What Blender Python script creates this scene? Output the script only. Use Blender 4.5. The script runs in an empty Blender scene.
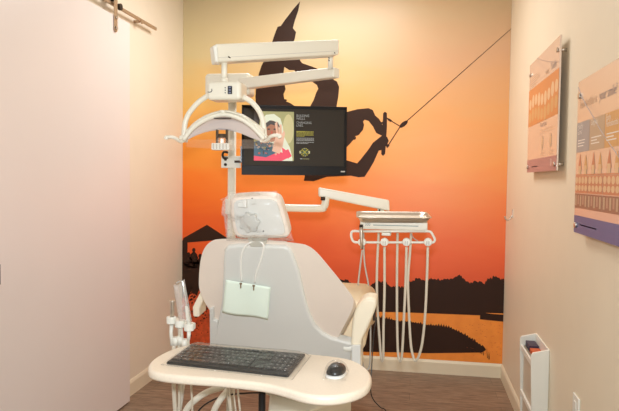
import bpy, bmesh, math, random
from mathutils import Vector, Matrix, noise
random.seed(7)
SC = bpy.context.scene
COL = SC.collection
V = Vector
PI = math.pi

# ------------------------------------------------------------------ camera
CZ, F = 1.5, 608.0
yaw, pit, rol = math.radians(10.04), math.radians(2.5), math.radians(-.72)
fw = V((-math.sin(yaw)*math.cos(pit), math.cos(yaw)*math.cos(pit), -math.sin(pit)))
r0 = V((math.cos(yaw), math.sin(yaw), 0)); d0 = fw.cross(r0)
rt = r0*math.cos(rol) + d0*math.sin(rol)
dn = -r0*math.sin(rol) + d0*math.cos(rol)
CAM = V((0, 0, CZ))
cd = bpy.data.cameras.new('camera'); cam = bpy.data.objects.new('camera', cd); COL.objects.link(cam)
cd.sensor_width = 36; cd.lens = F/619*36; cd.clip_start = .05
M = Matrix.Identity(4)
for i in range(3):
    M[i][0] = rt[i]; M[i][1] = -dn[i]; M[i][2] = -fw[i]; M[i][3] = CAM[i]
cam.matrix_world = M
SC.camera = cam

def ray(x, y): return fw + rt*((x-309.5)/F) + dn*((y-205.5)/F)
def PY(x, y, Y): v = ray(x, y); return CAM + v*(Y/v.y)
def PZ(x, y, Z): v = ray(x, y); return CAM + v*((Z-CZ)/v.z)
def PX(x, y, X): v = ray(x, y); return CAM + v*(X/v.x)
def PP(x, y, n, k): v = ray(x, y); return CAM + v*((k-n.dot(CAM))/n.dot(v))   # plane n.p = k

# ------------------------------------------------------------------ materials
def lin(c):
    return tuple((x/255/12.92 if x/255 <= .04045 else ((x/255+.055)/1.055)**2.4) for x in c)
def mat(name, rgb, rough=.5, metal=0, bump=0, bscale=60, vary=.03, vscale=6, coat=0, emit=None, es=0, spec=.5):
    m = bpy.data.materials.new(name); m.use_nodes = True
    nt = m.node_tree; N = nt.nodes; L = nt.links; b = N['Principled BSDF']
    c = lin(rgb)
    tc = N.new('ShaderNodeTexCoord')
    nz = N.new('ShaderNodeTexNoise'); nz.inputs['Scale'].default_value = vscale; nz.inputs['Detail'].default_value = 4
    L.new(tc.outputs['Object'], nz.inputs['Vector'])
    rp = N.new('ShaderNodeValToRGB')
    rp.color_ramp.elements[0].position = .3; rp.color_ramp.elements[1].position = .7
    rp.color_ramp.elements[0].color = tuple(x*(1-vary) for x in c)+(1,)
    rp.color_ramp.elements[1].color = tuple(min(1, x*(1+vary)) for x in c)+(1,)
    L.new(nz.outputs['Fac'], rp.inputs['Fac']); L.new(rp.outputs['Color'], b.inputs['Base Color'])
    b.inputs['Roughness'].default_value = rough; b.inputs['Metallic'].default_value = metal
    b.inputs['Coat Weight'].default_value = coat; b.inputs['Specular IOR Level'].default_value = spec
    if bump:
        n2 = N.new('ShaderNodeTexNoise'); n2.inputs['Scale'].default_value = bscale; n2.inputs['Detail'].default_value = 3
        L.new(tc.outputs['Object'], n2.inputs['Vector'])
        bp = N.new('ShaderNodeBump'); bp.inputs['Strength'].default_value = bump; bp.inputs['Distance'].default_value = .01
        L.new(n2.outputs['Fac'], bp.inputs['Height']); L.new(bp.outputs['Normal'], b.inputs['Normal'])
    if emit:
        b.inputs['Emission Color'].default_value = lin(emit)+(1,); b.inputs['Emission Strength'].default_value = es
    return m
def film(name, tint=(255, 255, 255), opac=.12, bump=.5, scale=30, rough=.08, gl=.35):
    m = bpy.data.materials.new(name); m.use_nodes = True
    nt = m.node_tree; N = nt.nodes; L = nt.links; N.remove(N['Principled BSDF']); out = N['Material Output']
    tr = N.new('ShaderNodeBsdfTransparent'); g = N.new('ShaderNodeBsdfGlossy'); df = N.new('ShaderNodeBsdfDiffuse')
    g.inputs['Roughness'].default_value = rough; df.inputs['Color'].default_value = lin(tint)+(1,)
    tc = N.new('ShaderNodeTexCoord'); nz = N.new('ShaderNodeTexNoise'); nz.inputs['Scale'].default_value = scale
    nz.inputs['Detail'].default_value = 3; nz.inputs['Distortion'].default_value = 1.2
    bp = N.new('ShaderNodeBump'); bp.inputs['Strength'].default_value = bump; bp.inputs['Distance'].default_value = .02
    L.new(tc.outputs['Object'], nz.inputs['Vector']); L.new(nz.outputs['Fac'], bp.inputs['Height']); L.new(bp.outputs['Normal'], g.inputs['Normal'])
    fr = N.new('ShaderNodeLayerWeight'); fr.inputs['Blend'].default_value = gl; L.new(bp.outputs['Normal'], fr.inputs['Normal'])
    m1 = N.new('ShaderNodeMixShader'); m1.inputs[0].default_value = opac
    m2 = N.new('ShaderNodeMixShader')
    L.new(tr.outputs[0], m1.inputs[1]); L.new(df.outputs[0], m1.inputs[2])
    lim = N.new('ShaderNodeMath'); lim.operation = 'MINIMUM'; lim.inputs[1].default_value = .38
    L.new(fr.outputs['Fresnel'], lim.inputs[0]); L.new(lim.outputs[0], m2.inputs[0]); L.new(m1.outputs[0], m2.inputs[1]); L.new(g.outputs[0], m2.inputs[2])
    L.new(m2.outputs[0], out.inputs['Surface'])
    return m

WALL = mat('wall paint', (237, 224, 198), .55, bump=.05, bscale=180, vary=.012)
WALLB = mat('wall paint pale', (240, 228, 206), .55, bump=.05, bscale=180, vary=.012)
CEIL = mat('ceiling paint', (240, 236, 228), .8, bump=.08, bscale=90)
TRIM = mat('baseboard vinyl', (236, 224, 196), .4, vary=.02)
DOORM = mat('sliding door laminate', (238, 228, 222), .32, vary=.01, vscale=2)
BRONZE = mat('brushed bronze nickel', (186, 158, 128), .4, .55, vary=.05, vscale=40)
STEEL = mat('stainless steel', (205, 194, 180), .33, .9, vary=.02, vscale=8)
DARKST = mat('dark metal', (70, 60, 52), .4, .8)
CREAM = mat('cream painted metal', (238, 232, 214), .35, vary=.01, coat=.2)
WHITEP = mat('white plastic', (240, 238, 226), .35, vary=.01)
VINYL = mat('beige upholstery vinyl', (236, 220, 204), .45, bump=.06, bscale=220, vary=.02)
SEATV = mat('cream seat vinyl', (242, 222, 186), .45, bump=.05, bscale=200, vary=.02)
SHELL = mat('pale grey moulded shell', (221, 219, 211), .35, vary=.012)
ARMM = mat('ivory armrest urethane', (246, 234, 208), .38, vary=.015)
TABLE = mat('cream tabletop laminate', (243, 229, 208), .33, vary=.03, vscale=160)
HOSE = mat('ivory hose', (226, 216, 196), .4, vary=.02)
GREYH = mat('grey thin tubing', (196, 190, 178), .4)
CLIPM = mat('brass brown clip metal', (150, 130, 104), .35, .7)
BLACK = mat('black plastic', (26, 24, 23), .3)
BEZEL = mat('glossy black bezel', (30, 26, 23), .4, spec=.12)
SCREEN = mat('screen glass', (44, 38, 30), .5, emit=(58, 48, 36), es=.3, spec=.15)  # brown base and glow imitate the flash reflected in the glass
KEYS = mat('black keys', (38, 37, 36), .35)
KEYB = mat('keyboard body', (22, 22, 22), .4)
LEGEND = mat('key legend white', (210, 210, 205), .5)
RED = mat('red key light', (190, 60, 40), .5)
MINT = mat('mint paper bib', (240, 252, 236), .75, bump=.12, bscale=240, vary=.02)
CORD = mat('white silicone cord', (246, 243, 234), .4)
REFL = mat('frosted reflector', (244, 232, 226), .22, .35, vary=.02)
ACRYL = film('clear acrylic', opac=.06, bump=0, gl=.25, rough=.05)
LENS = film('clear lamp shield', (250, 225, 205), .12, .05, 8, .1, .15)
BAG = film('clear plastic bag', (252, 246, 240), .09, .6, 16, .12, .24)
SLEEVE = film('clear plastic sleeve', (250, 244, 236), .22, .5, 18, .08, .45)
KBFILM = film('keyboard plastic cover', (225, 215, 200), .03, .7, 12, .1, .17)
DARKPRINT = mat('dark mural print', (54, 33, 22), .5, spec=.2, vary=.06, vscale=4)
def flat(n, c, e=.0, rough=.5): return mat(n, c, rough, vary=.02, vscale=20, emit=c if e else None, es=e)

# floor : wood-look vinyl planks
def floor_mat():
    m = bpy.data.materials.new('grey brown vinyl plank'); m.use_nodes = True
    nt = m.node_tree; N = nt.nodes; L = nt.links; b = N['Principled BSDF']
    tc = N.new('ShaderNodeTexCoord'); mp = N.new('ShaderNodeMapping'); mp.inputs['Scale'].default_value = (3.5, 30, 1)
    nz = N.new('ShaderNodeTexNoise'); nz.inputs['Scale'].default_value = 2.2; nz.inputs['Detail'].default_value = 8; nz.inputs['Roughness'].default_value = .65
    L.new(tc.outputs['Object'], mp.inputs['Vector']); L.new(mp.outputs[0], nz.inputs['Vector'])
    rp = N.new('ShaderNodeValToRGB'); e = rp.color_ramp.elements
    e[0].position = .3; e[0].color = lin((106, 82, 64))+(1,); e[1].position = .72; e[1].color = lin((176, 150, 124))+(1,)
    L.new(nz.outputs['Fac'], rp.inputs['Fac'])
    br = N.new('ShaderNodeTexBrick'); br.inputs['Scale'].default_value = 1; br.inputs['Brick Width'].default_value = 1.2
    br.inputs['Row Height'].default_value = .15; br.inputs['Mortar Size'].default_value = .0015
    br.inputs['Color1'].default_value = (.86, .86, .86, 1); br.inputs['Color2'].default_value = (1, 1, 1, 1); br.inputs['Mortar'].default_value = (.55, .55, .55, 1)
    L.new(tc.outputs['Object'], br.inputs['Vector'])
    mx = N.new('ShaderNodeMix'); mx.data_type = 'RGBA'; mx.blend_type = 'MULTIPLY'; mx.inputs[0].default_value = 1
    L.new(rp.outputs[0], mx.inputs[6]); L.new(br.outputs['Color'], mx.inputs[7]); L.new(mx.outputs[2], b.inputs['Base Color'])
    b.inputs['Roughness'].default_value = .45
    return m
FLOOR = floor_mat()

# mural sky : printed sunset gradient
def mural_mat():
    m = bpy.data.materials.new('sunset mural print'); m.use_nodes = True
    nt = m.node_tree; N = nt.nodes; L = nt.links; b = N['Principled BSDF']
    tc = N.new('ShaderNodeTexCoord'); sp = N.new('ShaderNodeSeparateXYZ'); L.new(tc.outputs['Object'], sp.inputs[0])
    mp = N.new('ShaderNodeMapping'); mp.inputs['Scale'].default_value = (1.1, 1, 3.6)
    nz = N.new('ShaderNodeTexNoise'); nz.inputs['Scale'].default_value = 1.3; nz.inputs['Detail'].default_value = 5; nz.inputs['Distortion'].default_value = .6
    L.new(tc.outputs['Object'], mp.inputs[0]); L.new(mp.outputs[0], nz.inputs['Vector'])
    ad = N.new('ShaderNodeMath'); ad.operation = 'MULTIPLY_ADD'; ad.inputs[1].default_value = .34; ad.inputs[2].default_value = -.17
    L.new(nz.outputs['Fac'], ad.inputs[0])
    def ramp(stops):
        h = N.new('ShaderNodeMath'); h.operation = 'ADD'; L.new(sp.outputs[2], h.inputs[0]); L.new(ad.outputs[0], h.inputs[1])
        s = N.new('ShaderNodeMath'); s.operation = 'DIVIDE'; s.inputs[1].default_value = 3; L.new(h.outputs[0], s.inputs[0])
        r = N.new('ShaderNodeValToRGB'); el = r.color_ramp.elements
        for i, (z, c) in enumerate(stops):
            e = el[i] if i < 2 else el.new(z/3)
            e.position = z/3; e.color = lin(c)+(1,)
        L.new(s.outputs[0], r.inputs[0]); return r
    A = ramp(MURAL_L); B = ramp(MURAL_R)
    mr = N.new('ShaderNodeMapRange'); mr.inputs[1].default_value = -1.9; mr.inputs[2].default_value = .1
    L.new(sp.outputs[0], mr.inputs[0])
    mx = N.new('ShaderNodeMix'); mx.data_type = 'RGBA'; L.new(mr.outputs[0], mx.inputs[0]); L.new(A.outputs[0], mx.inputs[6]); L.new(B.outputs[0], mx.inputs[7])
    L.new(mx.outputs[2], b.inputs['Base Color']); b.inputs['Roughness'].default_value = .38
    return m
MURAL_L = [(0.1, (226, 79, 27)), (0.9, (229, 81, 25)), (1.12, (240, 96, 23)), (1.4, (250, 122, 26)), (1.75, (248, 152, 47)), (2.1, (236, 188, 104)), (2.5, (218, 199, 148)), (2.95, (212, 195, 156))]
MURAL_R = [(0.1, (232, 93, 46)), (0.75, (232, 93, 46)), (0.95, (241, 104, 50)), (1.3, (245, 131, 61)), (1.65, (243, 158, 78)), (2.05, (231, 167, 103)), (2.45, (217, 170, 129)), (2.95, (207, 182, 141))]
SKYM = mural_mat()
WATER = mat('mural orange water print', (254, 150, 58), .4, vary=.09, vscale=14)
REDG = mat('mural red ground print', (212, 84, 38), .4, vary=.25, vscale=30)

# ------------------------------------------------------------------ mesh builder
class MB:
    def __init__(s): s.v = []; s.f = []; s.m = []; s.sm = []
    def add(s, vs, fs, mi=0, smooth=False):
        o = len(s.v); s.v += [V(p) for p in vs]
        for f in fs: s.f.append([i+o for i in f]); s.m.append(mi); s.sm.append(smooth)
        return s
    def box(s, c, size, R=None, mi=0):
        c = V(c); h = V(size)/2; R = R or Matrix.Identity(3)
        vs = [c + R @ V((x*h.x, y*h.y, z*h.z)) for x in (-1, 1) for y in (-1, 1) for z in (-1, 1)]
        return s.add(vs, [(0, 1, 3, 2), (4, 6, 7, 5), (0, 4, 5, 1), (2, 3, 7, 6), (0, 2, 6, 4), (1, 5, 7, 3)], mi)
    def hexa(s, q1, q2, mi=0):       # two quads of 4 points, joined
        return s.add(list(q1)+list(q2), [(3, 2, 1, 0), (4, 5, 6, 7), (0, 1, 5, 4), (1, 2, 6, 5), (2, 3, 7, 6), (3, 0, 4, 7)], mi)
    def slab(s, pts, d, mi=0):
        n = len(pts); d = V(d)
        vs = [V(p) for p in pts] + [V(p)+d for p in pts]
        fs = [list(range(n))[::-1], list(range(n, 2*n))] + [(i, (i+1) % n, n+(i+1) % n, n+i) for i in range(n)]
        return s.add(vs, fs, mi)
    def poly(s, pts, mi=0): return s.add(pts, [list(range(len(pts)))], mi)
    def tube(s, path, r, n=10, mi=0, cap=True, smooth=True):
        P = [V(p) for p in path]; k = len(P); rs = r if isinstance(r, (list, tuple)) else [r]*k
        T = [(P[min(i+1, k-1)]-P[max(i-1, 0)]).normalized() for i in range(k)]
        a = V((0, 0, 1)) if abs(T[0].z) < .9 else V((1, 0, 0)); u = (a - T[0]*a.dot(T[0])).normalized()
        vs = []
        for i in range(k):
            u = (u - T[i]*u.dot(T[i])).normalized(); w = T[i].cross(u)
            vs += [P[i] + (u*math.cos(2*PI*j/n)+w*math.sin(2*PI*j/n))*rs[i] for j in range(n)]
        fs = [(i*n+j, i*n+(j+1) % n, (i+1)*n+(j+1) % n, (i+1)*n+j) for i in range(k-1) for j in range(n)]
        s.add(vs, fs, mi, smooth)
        if cap:
            o = len(s.v)-k*n
            s.f.append([o+j for j in range(n)][::-1]); s.m.append(mi); s.sm.append(False)
            s.f.append([o+(k-1)*n+j for j in range(n)]); s.m.append(mi); s.sm.append(False)
        return s
    def grid(s, fn, nu, nv, mi=0, smooth=True):
        vs = [fn(i/nu, j/nv) for i in range(nu+1) for j in range(nv+1)]
        fs = [(i*(nv+1)+j, (i+1)*(nv+1)+j, (i+1)*(nv+1)+j+1, i*(nv+1)+j+1) for i in range(nu) for j in range(nv)]
        return s.add(vs, fs, mi, smooth)
    def text(s, txt, o, ux, uy, size, mi=0, align='LEFT', off=.0004, sx=1):
        cu = bpy.data.curves.new('t', 'FONT'); cu.body = txt; cu.size = 1; cu.resolution_u = 2; cu.align_x = align
        ob = bpy.data.objects.new('t', cu); COL.objects.link(ob)
        dg = bpy.context.evaluated_depsgraph_get(); me = bpy.data.meshes.new_from_object(ob.evaluated_get(dg))
        ux, uy = V(ux).normalized(), V(uy).normalized(); n = ux.cross(uy)
        s.add([V(o)+ux*(v.co.x*size*sx)+uy*v.co.y*size+n*off for v in me.vertices], [list(p.vertices) for p in me.polygons], mi)
        bpy.data.objects.remove(ob); bpy.data.curves.remove(cu); bpy.data.meshes.remove(me)
        return s
    def build(s, name, mats, parent=None, bevel=0, seg=3, solid=0, sub=0, smooth=False, recalc=True, ang=35):
        mats = mats if isinstance(mats, (list, tuple)) else [mats]
        lo = V((min(p[i] for p in s.v) for i in range(3))); hi = V((max(p[i] for p in s.v) for i in range(3)))
        org = V(((lo.x+hi.x)/2, (lo.y+hi.y)/2, lo.z))
        if s.keep: org = V((0, 0, 0))
        me = bpy.data.meshes.new(name); me.from_pydata([p-org for p in s.v], [], s.f)
        for m in mats: me.materials.append(m)
        for p, mi, sm in zip(me.polygons, s.m, s.sm): p.material_index = mi; p.use_smooth = sm or smooth
        if recalc:
            bm = bmesh.new(); bm.from_mesh(me); bmesh.ops.recalc_face_normals(bm, faces=bm.faces); bm.to_mesh(me); bm.free()
        ob = bpy.data.objects.new(name, me); COL.objects.link(ob)
        if parent: ob.parent = parent; ob.location = org - worldloc(parent)
        else: ob.location = org
        if solid:
            md = ob.modifiers.new('solid', 'SOLIDIFY'); md.thickness = solid; md.offset = 0
        if bevel:
            md = ob.modifiers.new('bevel', 'BEVEL'); md.width = bevel; md.segments = seg; md.limit_method = 'ANGLE'; md.angle_limit = math.radians(ang)
            md.harden_normals = False
            for p in me.polygons: p.use_smooth = True
            wn = ob.modifiers.new('wn', 'WEIGHTED_NORMAL'); wn.keep_sharp = False
        if sub:
            md = ob.modifiers.new('sub', 'SUBSURF'); md.levels = sub; md.render_levels = sub
            for p in me.polygons: p.use_smooth = True
        return ob
    keep = False
def worldloc(o):
    l = V(o.location)
    while o.parent: o = o.parent; l += V(o.location)
    return l
def spline(pts, n=6, closed=False):
    P = [V(p) for p in pts]; k = len(P); out = []
    rng = range(k if closed else k-1)
    for i in rng:
        if closed: a, b, c, d = P[(i-1) % k], P[i], P[(i+1) % k], P[(i+2) % k]
        else: a, b, c, d = P[max(i-1, 0)], P[i], P[i+1], P[min(i+2, k-1)]
        for j in range(n):
            t = j/n
            out.append(.5*((2*b)+(c-a)*t+(2*a-5*b+4*c-d)*t*t+(3*b-a-3*c+d)*t**3))
    if not closed: out.append(P[-1])
    return out
def tag(o, label=None, cat=None, group=None, kind=None):
    if label: o['label'] = label
    if cat: o['category'] = cat
    if group: o['group'] = group
    if kind: o['kind'] = kind
    return o
def thing(name, loc, label, cat, group=None):
    o = bpy.data.objects.new(name, None); COL.objects.link(o); o.location = loc; o.empty_display_size = .1
    return tag(o, label, cat, group)
def struct(o): return tag(o, kind='structure')
def disc(c, n, r, h, seg=16, mb=None, mi=0):
    mb = mb or MB(); n = V(n).normalized(); return mb.tube([V(c), V(c)+n*h], r, seg, mi)

# ------------------------------------------------------------------ room
XL, XR, YB, YF, ZC = -1.914, .664, 4.775, -1.3, 3.06
T = .1
struct(MB().box(((XL+XR)/2, (YB+YF)/2, -T/2), (XR-XL+2*T, YB-YF+2*T, T)).build('floor', FLOOR))
struct(MB().box(((XL+XR)/2, (YB+YF)/2, ZC+T/2), (XR-XL+2*T, YB-YF+2*T, T)).build('ceiling', CEIL))
struct(MB().box((XL-T/2, (YB+YF)/2, ZC/2), (T, YB-YF+2*T, ZC)).build('wall_left', WALLB))
struct(MB().box((XR+T/2, (YB+YF)/2, ZC/2), (T, YB-YF+2*T, ZC)).build('wall_right', WALL))
struct(MB().box(((XL+XR)/2, YB+T/2, ZC/2), (XR-XL, T, ZC)).build('wall_back', WALLB))
struct(MB().box(((XL+XR)/2, YF-T/2, ZC/2), (XR-XL, T, ZC)).build('wall_front', WALL))
BH, BT = .108, .012
def bb(name, a, b, nrm):
    a, b, n = V(a), V(b), V(nrm)
    pr = [(0, 0), (BT, 0), (BT, BH-.02), (BT*.55, BH-.006), (BT*.3, BH), (0, BH)]
    m = MB(); k = len(pr)
    m.add([p + n*q[0] + V((0, 0, q[1])) for p in (a, b) for q in pr],
          [list(range(k)), list(range(k, 2*k))[::-1]]+[(i, (i+1) % k, k+(i+1) % k, k+i) for i in range(k)])
    struct(m.build(name, TRIM))
bb('baseboard_back', (XL, YB, 0), (XR, YB, 0), (0, -1, 0))
bb('baseboard_left', (XL, YB-BT, 0), (XL, YF, 0), (1, 0, 0))
bb('baseboard_right', (XR, YB-BT, 0), (XR, YF, 0), (-1, 0, 0))

# ------------------------------------------------------------------ mural
def mural():
    L, R_, B_, Tz = XL+.001, XR-.001, BH+.001, ZC-.002
    m = MB(); m.keep = True
    Y0 = YB-.003
    m.box(((L+R_)/2, YB-.0016, (B_+Tz)/2), (R_-L, .003, Tz-B_), mi=0)
    def pl(pts, mi, lay=1, sc=1.0, ox=0, oy=0):
        ps = []
        for x, y in pts:
            p = PY(ox+x/sc, oy+y/sc, Y0 - .0006*lay)
            p.x = min(max(p.x, L), R_); p.z = min(max(p.z, B_), Tz); ps.append(p)
        m.poly(ps, mi)
    rnd = random.Random(3)
    def strip(top_, bot, mi, lay):       # contour above, straight base line below
        def yb(x):
            for (a, b), (c, d) in zip(bot, bot[1:]):
                if a <= x <= c: return b+(d-b)*(x-a)/(c-a)
            return bot[-1][1]
        for (a, b), (c, d) in zip(top_, top_[1:]):
            if c-a > 1e-6: pl([(a, b), (c, d), (c, max(yb(c), d+.01)), (a, max(yb(a), b+.01))], mi, lay)
    # water, lower field
    pl([(150, 311.5), (376, 311), (420, 312.8), (520, 316.8), (520, 380), (150, 370)], 2, 1)
    # distant treeline
    top = [(150, 275), (330, 281), (341, 280), (349, 281), (353, 286.5), (362, 287), (369, 288), (372, 284), (376.5, 282), (384, 281), (391, 286.5), (398, 287.5), (404, 287), (409, 282), (413, 281), (417, 278), (425, 281), (431, 278.5), (441, 280),
           (447, 279.3), (455, 278), (459.8, 275), (465.7, 280.4), (470, 282.8), (476, 281), (480, 282), (484.6, 283.4), (487.5, 279), (492, 278.6), (493.4, 276), (500.7, 279), (520, 283)]
    fine = []
    for (a, b), (c, d) in zip(top, top[1:]):
        k = max(2, int((c-a)/.8))
        for i in range(k): t = i/k; fine.append((a+(c-a)*t, b+(d-b)*t+rnd.uniform(-1.3, 1.0)))
    strip(fine, [(150, 309), (400, 312.2), (480, 315.3), (520, 316.5)], 1, 2)
    pl([(480, 312), (520, 314), (520, 322.5), (480, 319.3)], 1, 3)                   # jetty
    pl([(485, 312.9), (520, 314.3), (520, 315.5), (492, 313.9)], 2, 4)
    # reed island
    isl = [(150, 315), (376, 316.5), (400, 321), (407, 321), (427, 324.6), (440, 325.8), (450, 327.5), (464, 334), (476, 341.5), (484, 347.5)]
    fine = []
    for (a, b), (c, d) in zip(isl, isl[1:]):
        k = max(2, int((c-a)/1.2))
        for i in range(k): t = i/k; fine.append((a+(c-a)*t, b+(d-b)*t+(rnd.uniform(-2.6, 0) if i % 2 else .5)))
    strip(fine+[(486, 349.5)], [(150, 349), (376, 352), (400, 352.4), (429, 353.2), (462, 352.8), (482, 352.5), (486, 350)], 1, 2)
    for i in range(26):
        x = rnd.uniform(460, 490); y = 333+(x-458)*.72; h = rnd.uniform(3, 7)
        pl([(x-.35, y+4), (x+.35, y+4), (x+rnd.uniform(-1, 1), y-h)], 1, 3)
    for i in range(60):                                                            # ripples and stubble
        x = rnd.uniform(465, 500); y = rnd.uniform(322, 356); w = rnd.uniform(.8, 2.5)
        pl([(x, y), (x+w, y+.1), (x+w*.5, y+.5)], 3, 2)
    # left: red ground, dark crowd, tent
    pl([(178, 262), (285, 262), (312, 292), (330, 312), (341, 330), (336, 346), (322, 356), (178, 356)], 3, 3)
    band = [(178, 262), (235, 262), (290, 276), (335, 306), (320, 303), (300, 296), (282, 293), (262, 285), (244, 289), (228, 282), (213, 284), (206, 292), (200, 286), (197, 296), (191, 291), (188, 299), (184, 294), (178, 300)]
    pl(band, 1, 4)
    for i in range(620):
        x = rnd.uniform(183, 225) if i < 260 else rnd.uniform(225, 332); y = 284+abs(rnd.gauss(0, 1))*24; s = rnd.uniform(.4, 1.9)
        if y < 350: pl([(x, y), (x+s, y-s*.4), (x+s*1.3, y+s*.5), (x+s*.2, y+s*.8)], 1, 4)
    pl([(207, 224.8), (183.6, 238), (178, 241), (178, 262), (187.5, 262), (187.5, 242.5), (212, 240.5), (226, 242), (232, 262), (262, 262), (262, 240), (226.5, 237.5)], 1, 3)
    def person(x, y, s):                                                           # crowd heads and shoulders
        pl([(x+math.cos(a*PI/5)*1.5*s, y+math.sin(a*PI/5)*1.9*s) for a in range(10)], 1, 4)
        pl([(x-.8*s, y+1.5*s), (x+.8*s, y+1.5*s), (x+3*s, y+4*s), (x+3.6*s, 268), (x-3.6*s, 268), (x-3*s, y+4*s)], 1, 4)
    for p in [(188.6, 254.5, 1.2), (193.8, 250, 1.15), (200.2, 256, 1.25), (196.5, 258, 1.1), (206, 257, 1.2), (185, 258, 1.1), (191, 258, 1.2)]: person(*p)
    # rider hanging from the tow line, upside down
    q = dict(sc=3.738, ox=230, oy=0)
    pl([(262, 5), (240, 30), (205, 75), (190, 97), (178, 100), (170, 120), (163, 140), (155, 165), (128, 226), (262, 226), (238, 160), (243, 140), (247, 120), (235, 105), (243, 75), (255, 40)], 1, 2, **q)
    pl([(128, 226), (118, 245), (108, 275), (103, 300), (97, 330), (95, 360), (97, 395), (110, 420), (245, 420), (240, 395), (225, 385), (210, 379), (214, 373), (203, 370), (200, 352), (208, 333), (205, 320),
        (195, 300), (200, 275), (203, 250), (222, 262), (240, 262), (262, 290), (300, 300), (325, 318), (330, 332), (322, 347), (312, 375), (298, 400), (290, 420), (395, 430), (398, 400), (405, 360), (408, 325), (400, 305), (380, 293), (355, 268), (310, 250), (270, 236), (262, 226)], 1, 2.3, **q)
    q = dict(sc=4.56, ox=340, oy=100)
    pl([(-330, -20), (-200, 60), (-100, 60), (30, 55), (55, 48), (80, 42), (130, 37), (150, 46), (160, 70), (178, 86), (190, 105), (196, 130), (204, 165), (190, 162), (165, 150), (150, 120), (130, 95), (112, 90), (105, 98), (110, 112), (105, 135), (85, 160),
        (68, 165), (74, 172), (70, 180), (60, 182), (45, 200), (30, 215), (-30, 290), (30, 275), (65, 285), (78, 289), (95, 270), (130, 225), (150, 195), (175, 175), (195, 160), (215, 168), (222, 185), (215, 205), (190, 228), (177, 230), (170, 245), (155, 280),
        (135, 315), (112, 350), (85, 352), (50, 345), (20, 346), (-60, 350), (-120, 370), (-165, 368), (-160, 345), (-330, 250)], 1, 2.6, **q)
    rod = [(197, 60), (205, 53), (214, 60), (214, 120), (206, 245), (196, 255), (188, 246), (192, 160)]
    pl(rod, 1, 3, **q)
    for k in range(4): pl([(184, 103+k*14), (196, 98+k*14), (198, 108+k*14), (186, 112+k*14)], 1, 4, **q)
    pl([(290+19*math.cos(t)-4*math.sin(t), 110+14*math.sin(t)-9*math.cos(t)) for t in [i*PI/8 for i in range(16)]], 1, 3, **q)
    def line(a, b, w, **k):
        a, b = V(a+(0,)), V(b+(0,)); n = (b-a).normalized(); n = V((-n.y, n.x, 0))*w
        pl([tuple((a+n)[:2]), tuple((b+n)[:2]), tuple((b-n)[:2]), tuple((a-n)[:2])], 1, 3, **k)
    line((214, 84), (278, 122), 2, **q); line((276, 118), (214, 216), 2, **q)
    pl([(212, 80), (228, 86), (238, 94), (230, 100), (218, 92)], 1, 4, **q); pl([(208, 205), (222, 200), (226, 208), (214, 220)], 1, 4, **q)
    line((404, 123.5), (515, 28.7), .38)
    o = m.build('wall_mural', [SKYM, DARKPRINT, WATER, REDG], recalc=False)
    tag(o, 'orange sunset mural with dark rider silhouette on tow line, covering the back wall', 'mural')
mural()

# ------------------------------------------------------------------ sliding door and rail
DX = -1.85                                   # face of the door slab
dm = MB().box((DX-.02, (3.71+1.0)/2, (.012+2.49)/2), (.04, 2.71, 2.478))
door = struct(dm.build('door_1', DOORM, bevel=.003, seg=2))
def zrail(y): return 2.545
hg = MB()
hg.box((DX+.006, 3.51, 2.53), (.006, .038, .25)).tube([(DX+.003, 3.51, 2.405), (DX+.009, 3.51, 2.405)], .019, 16)
hg.build('hanger_strap', BRONZE, door, bevel=.0015, seg=2)
for z in (2.41, 2.475): disc((DX+.009, 3.51, z), (1, 0, 0), .011, .008).build('hanger_bolt', STEEL, door)
RZ = 2.56
rw = MB(); q = PX(120, 7, DX+.004); rw.tube([(DX-.006, q.y, q.z), (DX+.014, q.y, q.z)], .021, 24); rw.tube([(DX-.03, 3.51, RZ+.052), (DX+.002, 3.51, RZ+.052)], .04, 24)
rw.build('hanger_roller', DARKST, door, bevel=.003)
hb = MB(); hb.tube([(DX+.045, 2.372, 1.02), (DX+.045, 2.372, 1.108)], .011, 12); hb.tube([(DX, 2.372, 1.035), (DX+.045, 2.372, 1.035)], .007, 8); hb.tube([(DX, 2.372, 1.094), (DX+.045, 2.372, 1.094)], .007, 8)
hb.build('door_handle', DARKST, door)
rail = thing('door_rail', (XL, 3, RZ), 'brushed metal bar rail above the sliding door on the left wall', 'rail')
MB().box((DX-.018, (4.15+.95)/2, RZ), (.012, 3.2, .021)).build('rail_bar', BRONZE, rail, bevel=.002)
for y in (1.2, 2.0, 2.9, 3.90):
    st = MB(); st.tube([(XL, y, RZ-.008), (DX-.024, y, RZ-.008)], .010, 16); st.tube([(DX-.012, y, RZ-.012), (DX-.004, y, RZ-.012)], .015, 16)
    st.build('rail_standoff', BRONZE, rail)

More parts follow.
